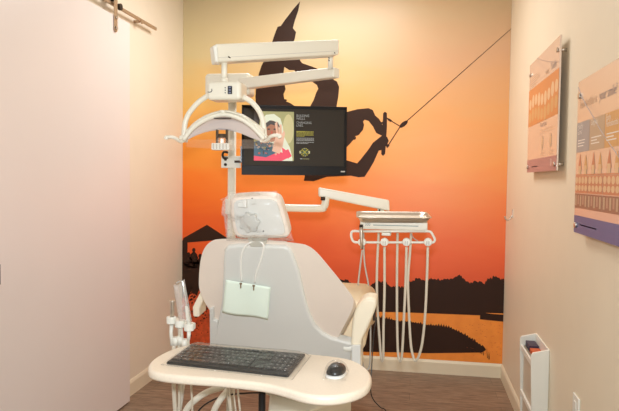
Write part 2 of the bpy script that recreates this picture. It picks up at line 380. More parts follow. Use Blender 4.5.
# ------------------------------------------------------------------ posters on the right wall
ACR = mat('poster print pale', (230, 204, 182), .18, vary=.02, coat=.6)
O1 = flat('print orange', (222, 146, 88)); O2 = flat('print amber', (222, 170, 112)); TN = flat('print taupe', (202, 172, 140)); BG = flat('print slate', (176, 166, 160))  # print tones here and below paled to imitate reflection haze on the acrylic
NAVY = flat('print blue band', (112, 110, 146)); PURP = flat('print mauve band', (188, 136, 128)); TXT = flat('print grey text', (152, 138, 136)); TXTO = flat('print tan text', (212, 176, 144))
TOOTH = flat('print tooth ivory', (234, 194, 150)); GUM = flat('print gum red', (212, 140, 104)); XRAY = flat('print radiograph brown', (168, 120, 96)); XL2 = flat('print radiograph pale', (198, 156, 130)); WHT = flat('print white', (244, 232, 218))
PXF = XR-.038
def poster(yfar, ynear, z0, z1, label, content, mats):
    t = thing('wall_poster', (PXF, (yfar+ynear)/2, z0), label, 'poster', None)
    m = MB(); m.box((PXF+.004, (yfar+ynear)/2, (z0+z1)/2), (.008, yfar-ynear, z1-z0)); m.build('acrylic_panel', ACR, t, bevel=.001, seg=1)
    W = yfar-ynear; H = z1-z0; c = MB()
    def pt(u, v): return V((PXF-.0006, yfar-u*W, z0+v*H))
    content(c, pt, W, H)
    c.build('printed_sheet', mats, t, recalc=False)
    for u, v in ((.045, .05), (.955, .05), (.045, .9), (.955, .9)):
        p = pt(u, v); s = MB(); s.tube([(PXF-.008, p.y, p.z), (PXF, p.y, p.z)], .011, 14); s.tube([(PXF+.008, p.y, p.z), (XR, p.y, p.z)], .008, 12)
        s.build('standoff', STEEL, t)
    return t
def rect(c, pt, u0, v0, u1, v1, mi, lift=0):
    d = V((-.0003*lift, 0, 0)); c.poly([pt(u0, v0)+d, pt(u1, v0)+d, pt(u1, v1)+d, pt(u0, v1)+d], mi)
def curve_line(c, pts, w, mi):
    P = spline([V(p) for p in pts], 6)
    for a, b in zip(P, P[1:]): c.tube([a, b], w, 4, mi, smooth=False)
PM = [ACR, O1, O2, TN, BG, NAVY, PURP, TXT, TXTO, TOOTH, GUM, XRAY, XL2, WHT]
UX, UZ = V((0, -1, 0)), V((0, 0, 1))
def pc1(c, pt, W, H):
    rnd = random.Random(5)
    rect(c, pt, 0, 0, 1, .115, 6)
    rect(c, pt, 0, .42, 1, .76, 1, 0)
    for row in range(2):
        for k in range(9):
            u = .03+k*.108; v0 = .50+row*.12 + .02*math.sin(k); r = .045
            P = [pt(u+.045+r*math.cos(a), v0+.055*math.sin(a)*(1.1 if k % 2 else .9)) + V((-.0003, 0, 0)) for a in [i*PI/6 for i in range(12)]]
            c.poly(P, 9 if row else 2)
    for k in range(3): rect(c, pt, .06, .86-k*.018, .06+rnd.uniform(.2, .36), .853-k*.018, 8)
    for k in range(2): rect(c, pt, .06, .80-k*.016, .3, .794-k*.016, 8)
    c.text('your', pt(.6, .785), UX, UZ, .045, 8); c.text('Teeth', pt(.76, .79), UX, UZ, .05, 7)
    c.text('Tooth Loss', pt(.46, .375), UX, UZ, .035, 7)
    for k in range(2): rect(c, pt, .46, .345-k*.02, .9, .34-k*.02, 8)
    for u in (.5, .76):
        P = [pt(u+.05+.035*math.cos(a), .24+.06*math.sin(a)) + V((-.0003, 0, 0)) for a in [i*PI/6 for i in range(12)]]
        c.poly(P, 8)
        P = [pt(u+.05+.018*math.cos(a), .25+.04*math.sin(a)) + V((-.0006, 0, 0)) for a in [i*PI/6 for i in range(12)]]
        c.poly(P, 9)
        for k in range(3): rect(c, pt, u, .165-k*.014, u+.14, .161-k*.014, 8)
    rect(c, pt, .18, .045, .42, .052, 13); c.text('II', pt(.83, .04), UX, UZ, .05, 13)
    curve_line(c, [pt(.28, 1.0), pt(.5, .93), pt(.75, .86), pt(1, .80)], .0012, 7)
def pc2(c, pt, W, H):
    rnd = random.Random(9)
    rect(c, pt, 0, 0, 1, .115, 5)
    c.text('how healthy is', pt(.05, .815), UX, UZ, .046, 8, sx=.85); c.text('your smile?', pt(.40, .815), UX, UZ, .05, 7, sx=.86)
    cols = [4, 3, 2, 1]; hd = [('Healthy', 'Gums'), ('Gingivitis', ''), ('Early', 'Periodontitis'), ('Advanced', 'Periodontitis')]
    for k in range(4):
        u0 = k*.25+.003; u1 = (k+1)*.25-.003
        rect(c, pt, u0, .53, u1, .725, cols[k])
        c.text(hd[k][0], pt(u0+.02, .683), UX, UZ, .031, 13, sx=.8); c.text(hd[k][1], pt(u0+.02, .647), UX, UZ, .031, 13, sx=.8)
        for j in range(3): rect(c, pt, u0+.03, .61-j*.018, u0+.03+rnd.uniform(.1, .18), .603-j*.018, 13, 1)
        # drawn teeth
        for j in range(2):
            u = u0+.045+j*.11
            c.poly([pt(u, .415)+V((-.0003, 0, 0)), pt(u+.075, .415)+V((-.0003, 0, 0)), pt(u+.06, .46)+V((-.0003, 0, 0)), pt(u+.04, .52-.01*j)+V((-.0003, 0, 0)), pt(u+.02, .465)+V((-.0003, 0, 0))], 2 if j else 10)
            rect(c, pt, u+.012, .385, u+.06, .44, 9, 2)
        rect(c, pt, u0, .378, u1, .386, 10)
        # photo row: gums and teeth
        rect(c, pt, u0, .265, u1, .375, 10)
        for j in range(4):
            for row in range(2):
                cx = u0+.03+j*.06; cy = .347-row*.05
                c.poly([pt(cx+.026*math.cos(a), cy+(.024-.004*row)*math.sin(a))+V((-.0004, 0, 0)) for a in [i*PI/5 for i in range(10)]], 9)
        # radiograph row
        rect(c, pt, u0, .165, u1, .26, 11)
        for j in range(5): rect(c, pt, u0+.012+j*.047, .18+.01*(j % 2), u0+.038+j*.047, .25, 12 if j % 2 else 3, 1)
    rect(c, pt, .12, .055, .42, .062, 13)
    c.tube([pt(.03, .055), pt(.06, .055)], .004, 6, 13)
    curve_line(c, [pt(.0, .965), pt(.12, .86), pt(.3, .735), pt(.5, .60), pt(1, .3)], .0013, 7)
poster(3.71, 2.95, 1.553, 2.17, 'acrylic wall poster with one orange teeth photo band and mauve footer, farther away', pc1, PM)
poster(2.60, 1.86, 1.30, 1.90, 'acrylic wall poster with your smile heading, coloured columns and blue footer', pc2, PM)

# hook, file holder, wall plate
hk = MB(); hx = XR
hk.box((hx-.003, 4.45, 1.275), (.006, .02, .06))
hk.tube(spline([V((hx-.006, 4.45, 1.262)), V((hx-.02, 4.45, 1.235)), V((hx-.045, 4.45, 1.232)), V((hx-.055, 4.45, 1.255))], 5), .005, 8)
tag(hk.build('coat_hook', STEEL), 'small metal coat hook on the right wall beside the mural', 'hook')

hold = thing('wall_holder', (XR, 3.33, .1), 'white wall mounted holder with an open top low on the right wall', 'holder')
y0, y1 = 3.155, 3.50; xo = XR-.098; zb = .13; zt = .67
m = MB(); m.slab([(XR, y0, .665), (XR-.08, y0, .645), (XR-.088, y0, .63), (XR-.072, y0, zb), (XR, y0, zb)], (0, .012, 0)); m.build('side_panel', WHITEP, hold, bevel=.003)
m = MB(); m.slab([(XR, y1, .665), (XR-.08, y1, .645), (XR-.088, y1, .63), (XR-.072, y1, zb), (XR, y1, zb)], (0, -.012, 0)); m.build('side_panel', WHITEP, hold, bevel=.003)
m = MB(); m.box((XR-.003, (y0+y1)/2, .4), (.006, y1-y0-.024, .53)); m.build('back_panel', WHITEP, hold)
m = MB(); m.hexa([(XR-.083, y0+.012, .57), (XR-.083, y1-.012, .57), (XR-.083, y1-.012, .60), (XR-.083, y0+.012, .60)], [(XR-.073, y0+.012, .57), (XR-.073, y1-.012, .57), (XR-.073, y1-.012, .60), (XR-.073, y0+.012, .60)])
m.build('front_rail', WHITEP, hold, bevel=.002)
MB().hexa([(XR-.066, y0+.012, .14), (XR-.066, y1-.012, .14), (XR-.066, y1-.012, .60), (XR-.066, y0+.012, .60)][::-1], [(XR-.062, y0+.012, .14), (XR-.062, y1-.012, .14), (XR-.062, y1-.012, .60), (XR-.062, y0+.012, .60)]).build('front_panel', mat('grey panel', (206, 192, 170), .4), hold)
m = MB(); m.box((XR-.073, (y0+y1)/2, .335), (.012, y1-y0-.024, .025)); m.build('front_rail', WHITEP, hold, bevel=.002)
m = MB(); m.box((XR-.035, (y0+y1)/2, zb+.006), (.058, y1-y0-.024, .012)); m.build('bottom_panel', WHITEP, hold)
CARTON = mat('dark printed carton', (60, 50, 70), .5); CARTO = mat('orange printed carton', (205, 96, 50), .5)
bx = MB(); bx.box((XR-.034, y1-.075, .385), (.05, .115, .48)); bx = bx.build('carton', CARTON, bevel=.002)
tag(bx, 'dark carton inside the wall holder, at its far end', 'box')
bx = MB(); bx.box((XR-.034, y1-.20, .38), (.05, .11, .475)); tag(bx.build('carton', CARTO, bevel=.002), 'orange carton inside the wall holder, in front of the dark one', 'box')

wp = thing('wall_outlet', (XR, 2.62, .55), 'white electrical wall plate low on the right wall, nearest the camera', 'outlet')
MB().box((XR-.004, 2.615, .56), (.008, .09, .13)).build('plate', WHITEP, wp, bevel=.003)
m = MB()
for z in (.535, .585): m.box((XR-.0095, 2.615, z), (.003, .034, .034))
m.build('socket', WHITEP, wp, bevel=.001)

# ------------------------------------------------------------------ dental light on its post
LT = thing('dental_light', (-.968, 3.1, 0), 'white dental operatory light on a tall post with a folded double arm above the chair', 'dental light')
px_, py_ = -.968, 3.1
m = MB(); m.tube([(px_, py_, .03), (px_, py_, 1.98)], .0215, 24); m.build('post', CREAM, LT)
m = MB(); m.tube([(px_, py_, 0), (px_, py_, .03)], .16, 32); m.build('post_base', CREAM, LT, bevel=.006)
kn = MB(); a, b = PY(206, 74, 3.05), PY(251, 96, 3.05)
kn.box(((a.x+b.x)/2, 3.08, (a.z+b.z)/2), (b.x-a.x, .11, a.z-b.z)); kn.build('post_knuckle', CREAM, LT, bevel=.02, seg=4)
def beam(lt, lb, rt_, rb, Yl, Yr, th):      # a box beam given its near face corners
    A, B, C_, D = PY(*lt, Yl), PY(*rt_, Yr), PY(*rb, Yr), PY(*lb, Yl)
    n = (B-A).cross(D-A).normalized(); n = n if n.y > 0 else -n
    return MB().hexa([A, B, C_, D], [p+n*th for p in (A, B, C_, D)]), n
m, n = beam((238, 78), (238, 89.3), (333.6, 66.8), (333.6, 77), 3.02, 2.74, .05); m.build('lower_arm', CREAM, LT, bevel=.008)
m, n = beam((215.5, 43.6), (217.5, 62), (339.4, 39.2), (339.4, 54.6), 2.28, 2.70, .06); m.build('upper_arm', CREAM, LT, bevel=.008)
m, n = beam((216.5, 57.6), (216.5, 57.95), (339.5, 50.6), (339.5, 50.95), 2.278, 2.698, .001); m.build('seam_line', GREYH, LT)
m, n = beam((212.5, 45), (215, 61.5), (217.5, 45), (218.5, 62.6), 2.26, 2.265, .055); m.build('end_cap', WHITEP, LT, bevel=.006)
pa = PY(330.5, 50, 2.74); pb = PY(330.5, 70, 2.745)
m = MB(); m.tube([pa, pb], .012, 16); m.tube([PY(330.5, 56, 2.74), PY(330.5, 57.5, 2.74)], .0135, 16); m.build('elbow_pin', CREAM, LT)
for (x, y, Y) in [(228.5, 56.7, 2.30), (334.6, 52.7, 2.685), (331.8, 68.3, 2.745), (328.6, 57.5, 2.725), (328.6, 60, 2.725)]:
    disc(PY(x, y, Y-.01), (0, 1, 0), .0024, .02, 8).build('screw', DARKST, LT)
sa, sb = PY(224.3, 58, 2.33), PY(224.3, 84, 2.33)
m = MB(); m.tube([sa, sb], .0115, 20); m.tube([sb+V((0, 0, .022)), sb+V((0, 0, .003))], .014, 20); m.build('drop_stem', CREAM, LT)
hb_ = MB(); a, b = PY(206.5, 81, 2.28), PY(240.5, 99.5, 2.28)
hb_.box(((a.x+b.x)/2, 2.33, (a.z+b.z)/2), (b.x-a.x, .10, a.z-b.z)); HB = hb_.build('control_head', CREAM, LT, bevel=.016, seg=5)
kp = MB(); a, b = PY(227.8, 86, 2.277), PY(231.9, 94, 2.277); kp.box(((a.x+b.x)/2, 2.278, (a.z+b.z)/2), (b.x-a.x, .006, a.z-b.z)); kp.build('keypad', BLACK, HB, bevel=.001)
kk = MB()
for z in (87.4, 90, 92.6): p = PY(229.8, z, 2.2745); kk.box(p, (.009, .002, .006))
kk.build('keypad_buttons', mat('keypad grey', (120, 128, 150), .4), HB)
kk = MB()
for z in (87.8, 90.3, 92.8): disc(PY(225.4, z, 2.281), (0, -1, 0), .0022, .003, 8, kk)
lg = [PY(x, y, 2.279) for x, y in [(207.5, 92.2), (209.5, 92.6), (211.5, 92), (212.4, 90.2), (211.7, 88.7), (211.2, 88.9), (211.7, 90), (211, 91.4), (209.4, 91.9), (207.5, 91.7)]]
kk.build('indicator_lights', BLACK, HB); kk = MB()
kk.slab(lg, (0, .002, 0)); kk.build('head_emblem', mat('marking grey', (60, 58, 60), .4), HB)
# yoke
YL = 2.33
yk = MB()
yk.tube(spline([PY(209, 95, YL), PY(200, 101, YL), PY(193.5, 107.5, YL), PY(187.5, 116, YL), PY(184.8, 125, YL), PY(183.8, 138, YL)], 6), .0105, 14)
yk.build('yoke_arm', CREAM, LT)
yk = MB(); yk.tube(spline([PY(237, 95, YL), PY(246, 98.5, YL), PY(253, 103.5, YL), PY(259, 111, YL), PY(262.8, 121, YL), PY(264.8, 137, YL)], 6), .0105, 14)
yk.build('yoke_arm', CREAM, LT)
# reflector: near rim high, far edge lower
Yn, Yf = 2.25, 2.315
top = spline([PY(183.5, 140, Yn), PY(193, 128, Yn), PY(207, 119, Yn), PY(223, 114.6, Yn), PY(239, 118.2, Yn), PY(252, 126.5, Yn), PY(264, 139, Yn)], 6)
low = spline([PY(185, 141.5, Yf), PY(195, 136, Yf), PY(208, 131.6, Yf), PY(223, 130, Yf), PY(238, 132.6, Yf), PY(250.5, 137.5, Yf), PY(262, 142, Yf)], 6)
nT = len(top)-1
def rf(u, v):
    a, b = top[round(u*nT)], low[round(u*nT)]; p = a.lerp(b, v); s = math.sin(v*PI)
    return p + V((0, .02, .018))*s
RF = MB().grid(rf, nT, 10).build('reflector', REFL, LT, solid=.004, smooth=True, recalc=False)
m = MB(); m.tube(top, .0085, 10); m.build('reflector_rim', CREAM, RF)
m = MB(); m.grid(lambda u, v: rf(u, v)+V((0, .004, .012 + .012*math.sin(v*PI))), nT, 8); m.build('lamp_back_shell', CREAM, LT, solid=.004, smooth=True, recalc=False)
m = MB(); c = PY(222.5, 118.2, Yn-.009); m.box(c, (.07, .003, .004)); m.build('rim_vent', BLACK, RF, bevel=.001)
m = MB(); c = PY(222.5, 113.4, Yn); m.tube([c, c+V((0, 0, .012))], .011, 14); m.build('rim_knob', CREAM, RF)
m = MB(); m.grid(lambda u, v: PY(186+u*90, 139.5+7.5*v+2*math.sin(u*PI)*v, 2.235+.02*v), 16, 3); m.build('lamp_shield', LENS, LT, recalc=False, smooth=True)
# bulb unit
m = MB(); c = PY(222, 146.8, 2.30); m.box(c, (.072, .05, .027)); BU = m.build('bulb_holder', WHITEP, LT, bevel=.004)
m = MB()
for k in range(5): m.box(c+V((-.026+k*.013, -.026, .0)), (.0035, .004, .02))
m.build('cooling_slot', GREYH, BU)
m = MB()
for dx in (-.02, .02): m.box(c+V((dx, 0, .04)), (.008, .012, .055))
m.tube([c+V((0, 0, .036)), c+V((0, 0, .050))], [.024, .018], 18); m.build('bulb_bracket', mat('brown bracket metal', (96, 82, 66), .4, .6), BU, bevel=.001)
m = MB()
for k in range(6): t = k*PI/3; m.tube([c+V((.018*math.cos(t), .015*math.sin(t), .013)), c+V((.018*math.cos(t), .015*math.sin(t), .036))], .004, 8)
m.build('clear_bulb_cage', ACRYL, BU)
m = MB(); m.tube([c+V((0, 0, .012)), c+V((0, 0, .032))], .006, 12); m.build('bulb', mat('halogen bulb', (250, 244, 236), .15, emit=(255, 240, 220), es=.8), BU)
m = MB(); m.tube([PY(224, 150, 2.4), PY(224, 112, 2.4)], .004, 8)
# handles
m = MB(); m.tube(spline([PY(184, 140, 2.3), PY(180, 141.2, 2.28), PY(176, 138.5, 2.26), PY(171.5, 137, 2.25), PY(167, 137.4, 2.25), PY(165.8, 139.2, 2.25)], 5), [.009]*5+[.007]*15+[.009]*6, 12); m.build('grip_handle', CREAM, LT)
m = MB(); m.tube(spline([PY(263, 139.5, 2.3), PY(267.5, 140, 2.28), PY(270.5, 136.8, 2.26), PY(274.5, 135.4, 2.25), PY(279, 136, 2.25), PY(280.5, 138, 2.25)], 5), [.009]*5+[.007]*15+[.009]*6, 12); m.build('grip_handle', CREAM, LT)
MB().box(PY(264.6, 139, 2.31), (.028, .05, .03)).build('yoke_pivot', CREAM, LT, bevel=.005)
MB().box(PY(183.6, 139, 2.31), (.02, .05, .026)).build('yoke_pivot', CREAM, LT, bevel=.005)

# ------------------------------------------------------------------ monitor
TVc = [PY(241, 104.3, 2.95), PY(346.6, 107.4, 3.10), PY(346.9, 175.2, 3.10), PY(242.3, 175.2, 2.95)]
ux = (TVc[1]-TVc[0]+TVc[2]-TVc[3]); TW = ux.length/2; ux.normalize(); uz = (TVc[0]-TVc[3]+TVc[1]-TVc[2]); TH = uz.length/2; uz = (uz-ux*uz.dot(ux)).normalized(); un = ux.cross(uz)   # towards -Y? fixed below
if un.y > 0: un = -un
o0 = sum(TVc, V())/4
RM = Matrix((ux, -un, uz)).transposed()
def tv(u, v, d=0): return o0 + ux*((u-.5)*TW) + uz*((v-.5)*TH) + un*d
TV = thing('monitor', tv(.5, .0), 'black flat screen monitor showing a child photo and charity text, behind the lamp', 'monitor')
MB().box(o0 - un*.022, (TW, .03, TH), RM).build('housing', BEZEL, TV, bevel=.004)
m = MB()
d = .0005; fr = [(0, 0, 1, .135), (0, .955, 1, 1), (0, .1, .022, 1), (.978, .1, 1, 1)]
for a, b, c_, e in fr: m.slab([tv(a, b, -.007), tv(c_, b, -.007), tv(c_, e, -.007), tv(a, e, -.007)], un*.008)
m.build('bezel', BEZEL, TV, bevel=.001)
m = MB(); m.slab([tv(.02, .13, -.006), tv(.98, .13, -.006), tv(.98, .96, -.006), tv(.02, .96, -.006)], un*.001); SCR = m.build('screen', SCREEN, TV)
em = .45
pm = [flat('photo olive', (150, 146, 96), em), flat('photo scarf', (202, 206, 184), em), flat('photo skin', (150, 96, 66), em), flat('photo hand', (206, 164, 138), em), flat('photo teal', (52, 84, 104), em), flat('photo pink', (212, 60, 84), em),
      flat('photo dark', (58, 48, 42), em), flat('photo cream', (182, 174, 126), em), flat('photo green', (60, 92, 66), em), flat('screen text white', (150, 150, 146), .3), flat('screen text yellow', (150, 142, 36), .4), flat('photo rust', (170, 74, 50), em)]
ph = MB()
X0, X1, Z0, Z1 = .115, .492, .205, .915
def pp(pts, mi, lay):      # 0..1 in photo, v down
    ph.poly([tv(X0+(X1-X0)*u, Z1-(Z1-Z0)*v, -.0045+.0003*lay) for u, v in pts], mi)
def ell(cx, cy, rx, ry, mi, lay, n=16, rot=0):
    pp([(cx+rx*math.cos(t)*math.cos(rot)-ry*math.sin(t)*math.sin(rot), cy+rx*math.cos(t)*math.sin(rot)+ry*math.sin(t)*math.cos(rot)) for t in [i*2*PI/n for i in range(n)]], mi, lay)
pp([(0, 0), (1, 0), (1, 1), (0, 1)], 0, 0)
ell(.86, .35, .14, .3, 7, 1); pp([(0, 0), (.16, 0), (.13, .3), (0, .42)], 6, 1)
pp([(.12, .42), (.16, .2), (.3, .07), (.5, .05), (.66, .14), (.72, .3), (.75, .5), (.9, .72), (.97, .95), (.97, 1), (.55, 1), (.2, .75)], 1, 2)       # head scarf
ell(.44, .40, .19, .22, 2, 3)
pp([(.25, .26), (.4, .18), (.6, .22), (.66, .34), (.6, .3), (.42, .26), (.3, .33)], 6, 4)
for ex in (.37, .52): ell(ex, .36, .035, .018, 6, 4, 8)
ell(.44, .5, .06, .02, 11, 4, 8); ell(.445, .43, .025, .04, 11, 4, 8)
pp([(.0, .62), (.2, .58), (.4, .62), (.62, .7), (.6, .84), (.3, .95), (0, .92)], 4, 4)
rr = random.Random(11)
for i in range(34): ell(rr.uniform(.03, .55), rr.uniform(.64, .86), rr.uniform(.012, .035), rr.uniform(.01, .03), rr.choice([8, 4, 3, 11, 9, 10, 6]), 5, 6)
pp([(0, .9), (.3, .93), (.5, .86), (.68, .82), (.9, .92), (.7, 1), (0, 1)], 5, 5)
pp([(.7, .72), (.8, .78), (.86, .76), (.95, .9), (.86, .95), (.72, .86)], 5, 6)
pp([(.45, .8), (.56, .45), (.52, .24), (.58, .2), (.63, .42), (.64, .26), (.69, .26), (.70, .45), (.75, .38), (.78, .44), (.72, .7), (.64, .86)], 3, 6)      # hand
pp([(.575, .24), (.585, .24), (.615, .42), (.6, .43)], 2, 7); pp([(.645, .3), (.652, .3), (.66, .46), (.65, .46)], 2, 7)
ph.build('screen_photo', pm, SCR, recalc=False)
tx = MB()
def T_(s, u, v, h, mi, sx=1): tx.text(s, tv(u, v, -.0042), ux, uz, h*TH, mi, sx=sx)
T_('BUILDING', .515, .845, .048, 9, .86); T_('WELLS.', .515, .803, .048, 9, .86); T_('CHANGING', .515, .745, .048, 9, .86); T_('LIVES.', .515, .703, .048, 9, .86)
tx.build('screen_heading', pm, SCR, recalc=False); tx = MB()
def bar(u0, u1, v, h, mi): tx.poly([tv(u0, v, -.0042), tv(u1, v, -.0042), tv(u1, v+h, -.0042), tv(u0, v+h, -.0042)], mi)
rr = random.Random(2)
def words(u0, u1, v, h, mi):
    u = u0
    while u < u1-.005:
        w = min(rr.uniform(.006, .02), u1-u); bar(u, u+w, v, h, mi); u += w+.003
for k in range(5): words(.517, .68 if k < 4 else .6, .628-k*.0165, .009, 10)
bar(.517, .6, .626, .013, 10)
for k in range(3): words(.517, .685, .535-k*.0165, .008, 9)
for k in range(2): words(.517, .685-k*.05, .475-k*.0165, .008, 9)
tx.build('screen_text', pm, SCR, recalc=False)
eb = MB(); ec = tv(.597, .335, -.0042); R_ = .062*TH
for k in range(12):
    a0 = k*PI/6; a1 = a0+PI/6*.62
    eb.poly([ec+ux*math.cos(a)*r_+uz*math.sin(a)*r_ for r_, a in ((R_, a0), (R_, a1), (R_*.78, a1), (R_*.78, a0))], 10 if k % 3 else 0)
for k in range(8):
    a = k*PI/4; dv = ux*math.cos(a)+uz*math.sin(a); nv = -ux*math.sin(a)+uz*math.cos(a)
    eb.poly([ec+dv*R_*.25+nv*R_*.08, ec+dv*R_*.25-nv*R_*.08, ec+dv*R_*.66-nv*R_*.16, ec+dv*R_*.66+nv*R_*.16], 10 if k % 2 else 8)
eb.poly([ec+(ux*math.cos(a)+uz*math.sin(a))*R_*.25+un*.0003 for a in [i*PI/6 for i in range(12)]], 10)
for sgn in (-1, 1): eb.poly([ec+ux*sgn*R_*1.1+ux*a*R_*.12+uz*b*R_*.3 for a, b in ((-1, -1), (1, -1), (1, 1), (-1, 1))], 7)
eb.poly([tv(.553, .233, -.004), tv(.575, .233, -.004), tv(.575, .245, -.004), tv(.553, .245, -.004)], 9)
eb.poly([tv(.58, .235, -.004), tv(.64, .235, -.004), tv(.64, .241, -.004), tv(.58, .241, -.004)], 0)
eb.build('screen_emblem', pm, SCR, recalc=False)
m = MB(); m.slab([tv(.945, .05, .001), tv(.985, .05, .001), tv(.985, .068, .001), tv(.945, .068, .001)], un*.0006); m.build('badge', GREYH, TV)
# bracket
bk = MB(); c = V((px_+.02, py_-.03, PY(232, 162, 3.07).z))
bk.box(c+V((-.015, 0, 0)), (.10, .03, .062)); BK = bk.build('mount_bracket', WHITEP, TV, bevel=.003)
m = MB()
for z in (-.014, .013): m.tube([c+V((-.04, -.016, z)), c+V((-.04, -.022, z))], .0075, 10)
m.build('bracket_bolt', DARKST, BK)
m = MB(); q = tv(.06, .2, -.03); m.box((c+q)/2+V((0, 0, 0)), ((q-c).length, .014, .012), Matrix.Rotation(math.atan2(q.y-c.y, q.x-c.x), 3, 'Z')); m.build('bracket_arm', DARKST, TV)
m = MB(); m.box(tv(.12, .3, -.045), (.14, .02, .08), RM); m.build('mount_plate', BLACK, TV)
m = MB(); m.tube(spline([PY(228, 152.5, 3.06), PY(224, 152, 3.05), PY(222.6, 155, 3.05), PY(224, 158, 3.05), PY(228, 158, 3.06)], 5), .006, 8); m.build('cable_hook', BLACK, BK)

# ------------------------------------------------------------------ delivery unit
DU = thing('delivery_unit', (-.11, 3.0, 1.2), 'white dental delivery unit on swing arm with hanging instrument hoses, right of chair', 'delivery unit')
m = MB(); z = PY(300, 208, 3.1).z; ex = PY(325.5, 208, 3.1).x
m.tube(spline([V((px_+.022, 3.1, z)), V((-.75, 3.1, z)), V((ex-.04, 3.1, z)), V((ex-.008, 3.1, z+.01)), V((ex, 3.1, z+.04)), V((ex, 3.1, z+.06))], 6), .0195, 18)
m.build('swing_tube', CREAM, DU)
m = MB(); m.tube([(px_, 3.1, z-.04), (px_, 3.1, z+.04)], .034, 24); m.build('post_collar', CREAM, DU, bevel=.004)
m, n = beam((318.5, 187.3), (318.5, 196.6), (389.5, 200.2), (390, 211.3), 3.10, 3.17, .06); m.build('balance_arm', CREAM, DU, bevel=.009)
m = MB()
a = PY(323, 196.8, 3.08); m.tube([a, a-V((0, 0, .018))], .012, 12, 0); m.build('pivot_pin', DARKST, DU)
m = MB(); a = PY(379.5, 209.3, 3.16); m.tube([a, a-V((0, 0, .012))], .004, 8); m.build('pivot_pin', DARKST, DU)
a = PY(381, 206, 3.2); m = MB(); m.tube([a, V((a.x, 3.2, 1.285))], .018, 16); m.build('support_stem', CREAM, DU)
a, b = PY(360, 221, 2.93), PY(427.5, 231, 2.93)
DB = MB().box(((a.x+b.x)/2, 3.08, (a.z+b.z)/2), (b.x-a.x, .3, a.z-b.z)).build('unit_body', CREAM, DU, bevel=.005)
MB().hexa([(a.x-.012, 2.94, a.z+.022), (b.x-.03, 2.94, a.z+.022), (b.x-.03, 3.12, a.z+.022), (a.x-.012, 3.12, a.z+.022)][::-1], [(a.x, 2.935, a.z-.002), (b.x, 2.935, a.z-.002), (b.x, 3.125, a.z-.002), (a.x, 3.125, a.z-.002)][::-1]).build('tray_shelf', CREAM, DU, bevel=.003)
m = MB()
zc_ = PY(395, 225.6, 2.93).z
TEAL = mat('grey teal stripe', (140, 156, 150), .4)
m.box(((PY(377, 0, 2.93).x+PY(423, 0, 2.93).x)/2, 2.9295, zc_), (PY(423, 0, 2.93).x-PY(377, 0, 2.93).x, .001, .004)); m.box((PY(365.5, 0, 2.93).x, 2.9295, zc_), (.014, .001, .004))
m.text('300', (PY(368.6, 0, 2.93).x, 2.9295, zc_-.004), (1, 0, 0), (0, 0, 1), .021, 0, sx=.85); m.build('unit_markings', TEAL, DB)
yh = 2.905
hl = [(360, 231.3), (353, 231.2), (351.2, 234), (352, 239), (354.5, 242), (362, 242.3), (384.5, 242.4), (406.5, 242.4), (428, 242.4), (433.3, 242.3), (434.8, 239.5), (432.5, 234.5), (430, 231.6), (425, 231.3)]
m = MB(); m.tube(spline([PY(x, y, yh) for x, y in hl], 4)[:], .0058, 10); m.tube([PY(360, 231.3, yh), PY(425, 231.3, yh)], .0058, 10); m.build('handle_bar', WHITEP, DU)
HOL = [362, 384.5, 406.5, 428]
for i, x in enumerate(HOL):
    c = PY(x, 242, yh-.006); h = MB(); h.tube([c+V((0, -.012, 0)), c+V((0, .016, 0))], .0195, 20); h = h.build('instrument_holder', WHITEP, DU, bevel=.005)
    s = MB()
    if i: 
        for dx in (-.006, .004): s.box(c+V((dx, -.014, -.004)), (.0035, .004, .018))
        s.build('holder_lever', GREYH, h)
def hose(pts, r, Ys, name='hose', mt=HOSE):
    k = len(pts); P = [PY(x, y, Ys[0]+(Ys[1]-Ys[0])*i/(k-1)) for i, (x, y) in enumerate(pts)]
    MB().tube(spline(P, 6), r, 10).build(name, mt, DU)
hose([(384.5, 247), (384.5, 290), (383.5, 325), (383.3, 350), (383.2, 358), (382.3, 361.3), (381.3, 358.5), (380.2, 348), (377.3, 305), (377, 270), (378.7, 233)], .0062, (2.9, 3.0))
hose([(406.5, 247), (405.7, 280), (403.8, 320), (402.6, 345), (401.6, 357), (400.2, 361.3), (398.6, 357.5), (397.6, 345), (397, 315), (397, 270), (397.6, 233)], .0062, (2.9, 3.0))
hose([(427.8, 247), (427, 275), (425.3, 312), (422.6, 340), (419.5, 354), (415.8, 361), (413, 356), (410.6, 342), (408.8, 310), (408, 280), (410, 252), (411.2, 233)], .0062, (2.9, 3.0))
hose([(362.3, 250), (360, 268), (358, 288), (358, 320), (361, 352), (364.5, 368), (369.5, 366), (370.5, 340), (370.2, 305), (368.5, 285), (364.5, 262), (363.5, 233)], .0042, (2.9, 3.0), mt=GREYH)
hose([(410.5, 233), (413.5, 238), (418, 241)], .0022, (2.93, 2.95), 'thin_tube', GREYH)
m = MB(); c = PY(386.5, 233.5, 2.98); m.box(c, (.045, .06, .018)); m.build('under_button', WHITEP, DU, bevel=.004)
# syringe in the first holder
sy = thing('air_water_syringe', PY(361.5, 247, 2.89), 'slim metal air water syringe standing in the leftmost holder of the delivery unit', 'syringe')
m = MB(); m.tube([PY(361.8, 249, 2.885), PY(361.5, 241, 2.885), PY(361.3, 232, 2.885), PY(361.2, 227, 2.885)], [.007, .0085, .009, .0095], 12); m.build('handle', STEEL, sy)
m = MB(); m.tube([PY(361.2, 227, 2.885), PY(361.1, 224.6, 2.885)], [.010, .008], 12); m.build('collar', DARKST, sy)

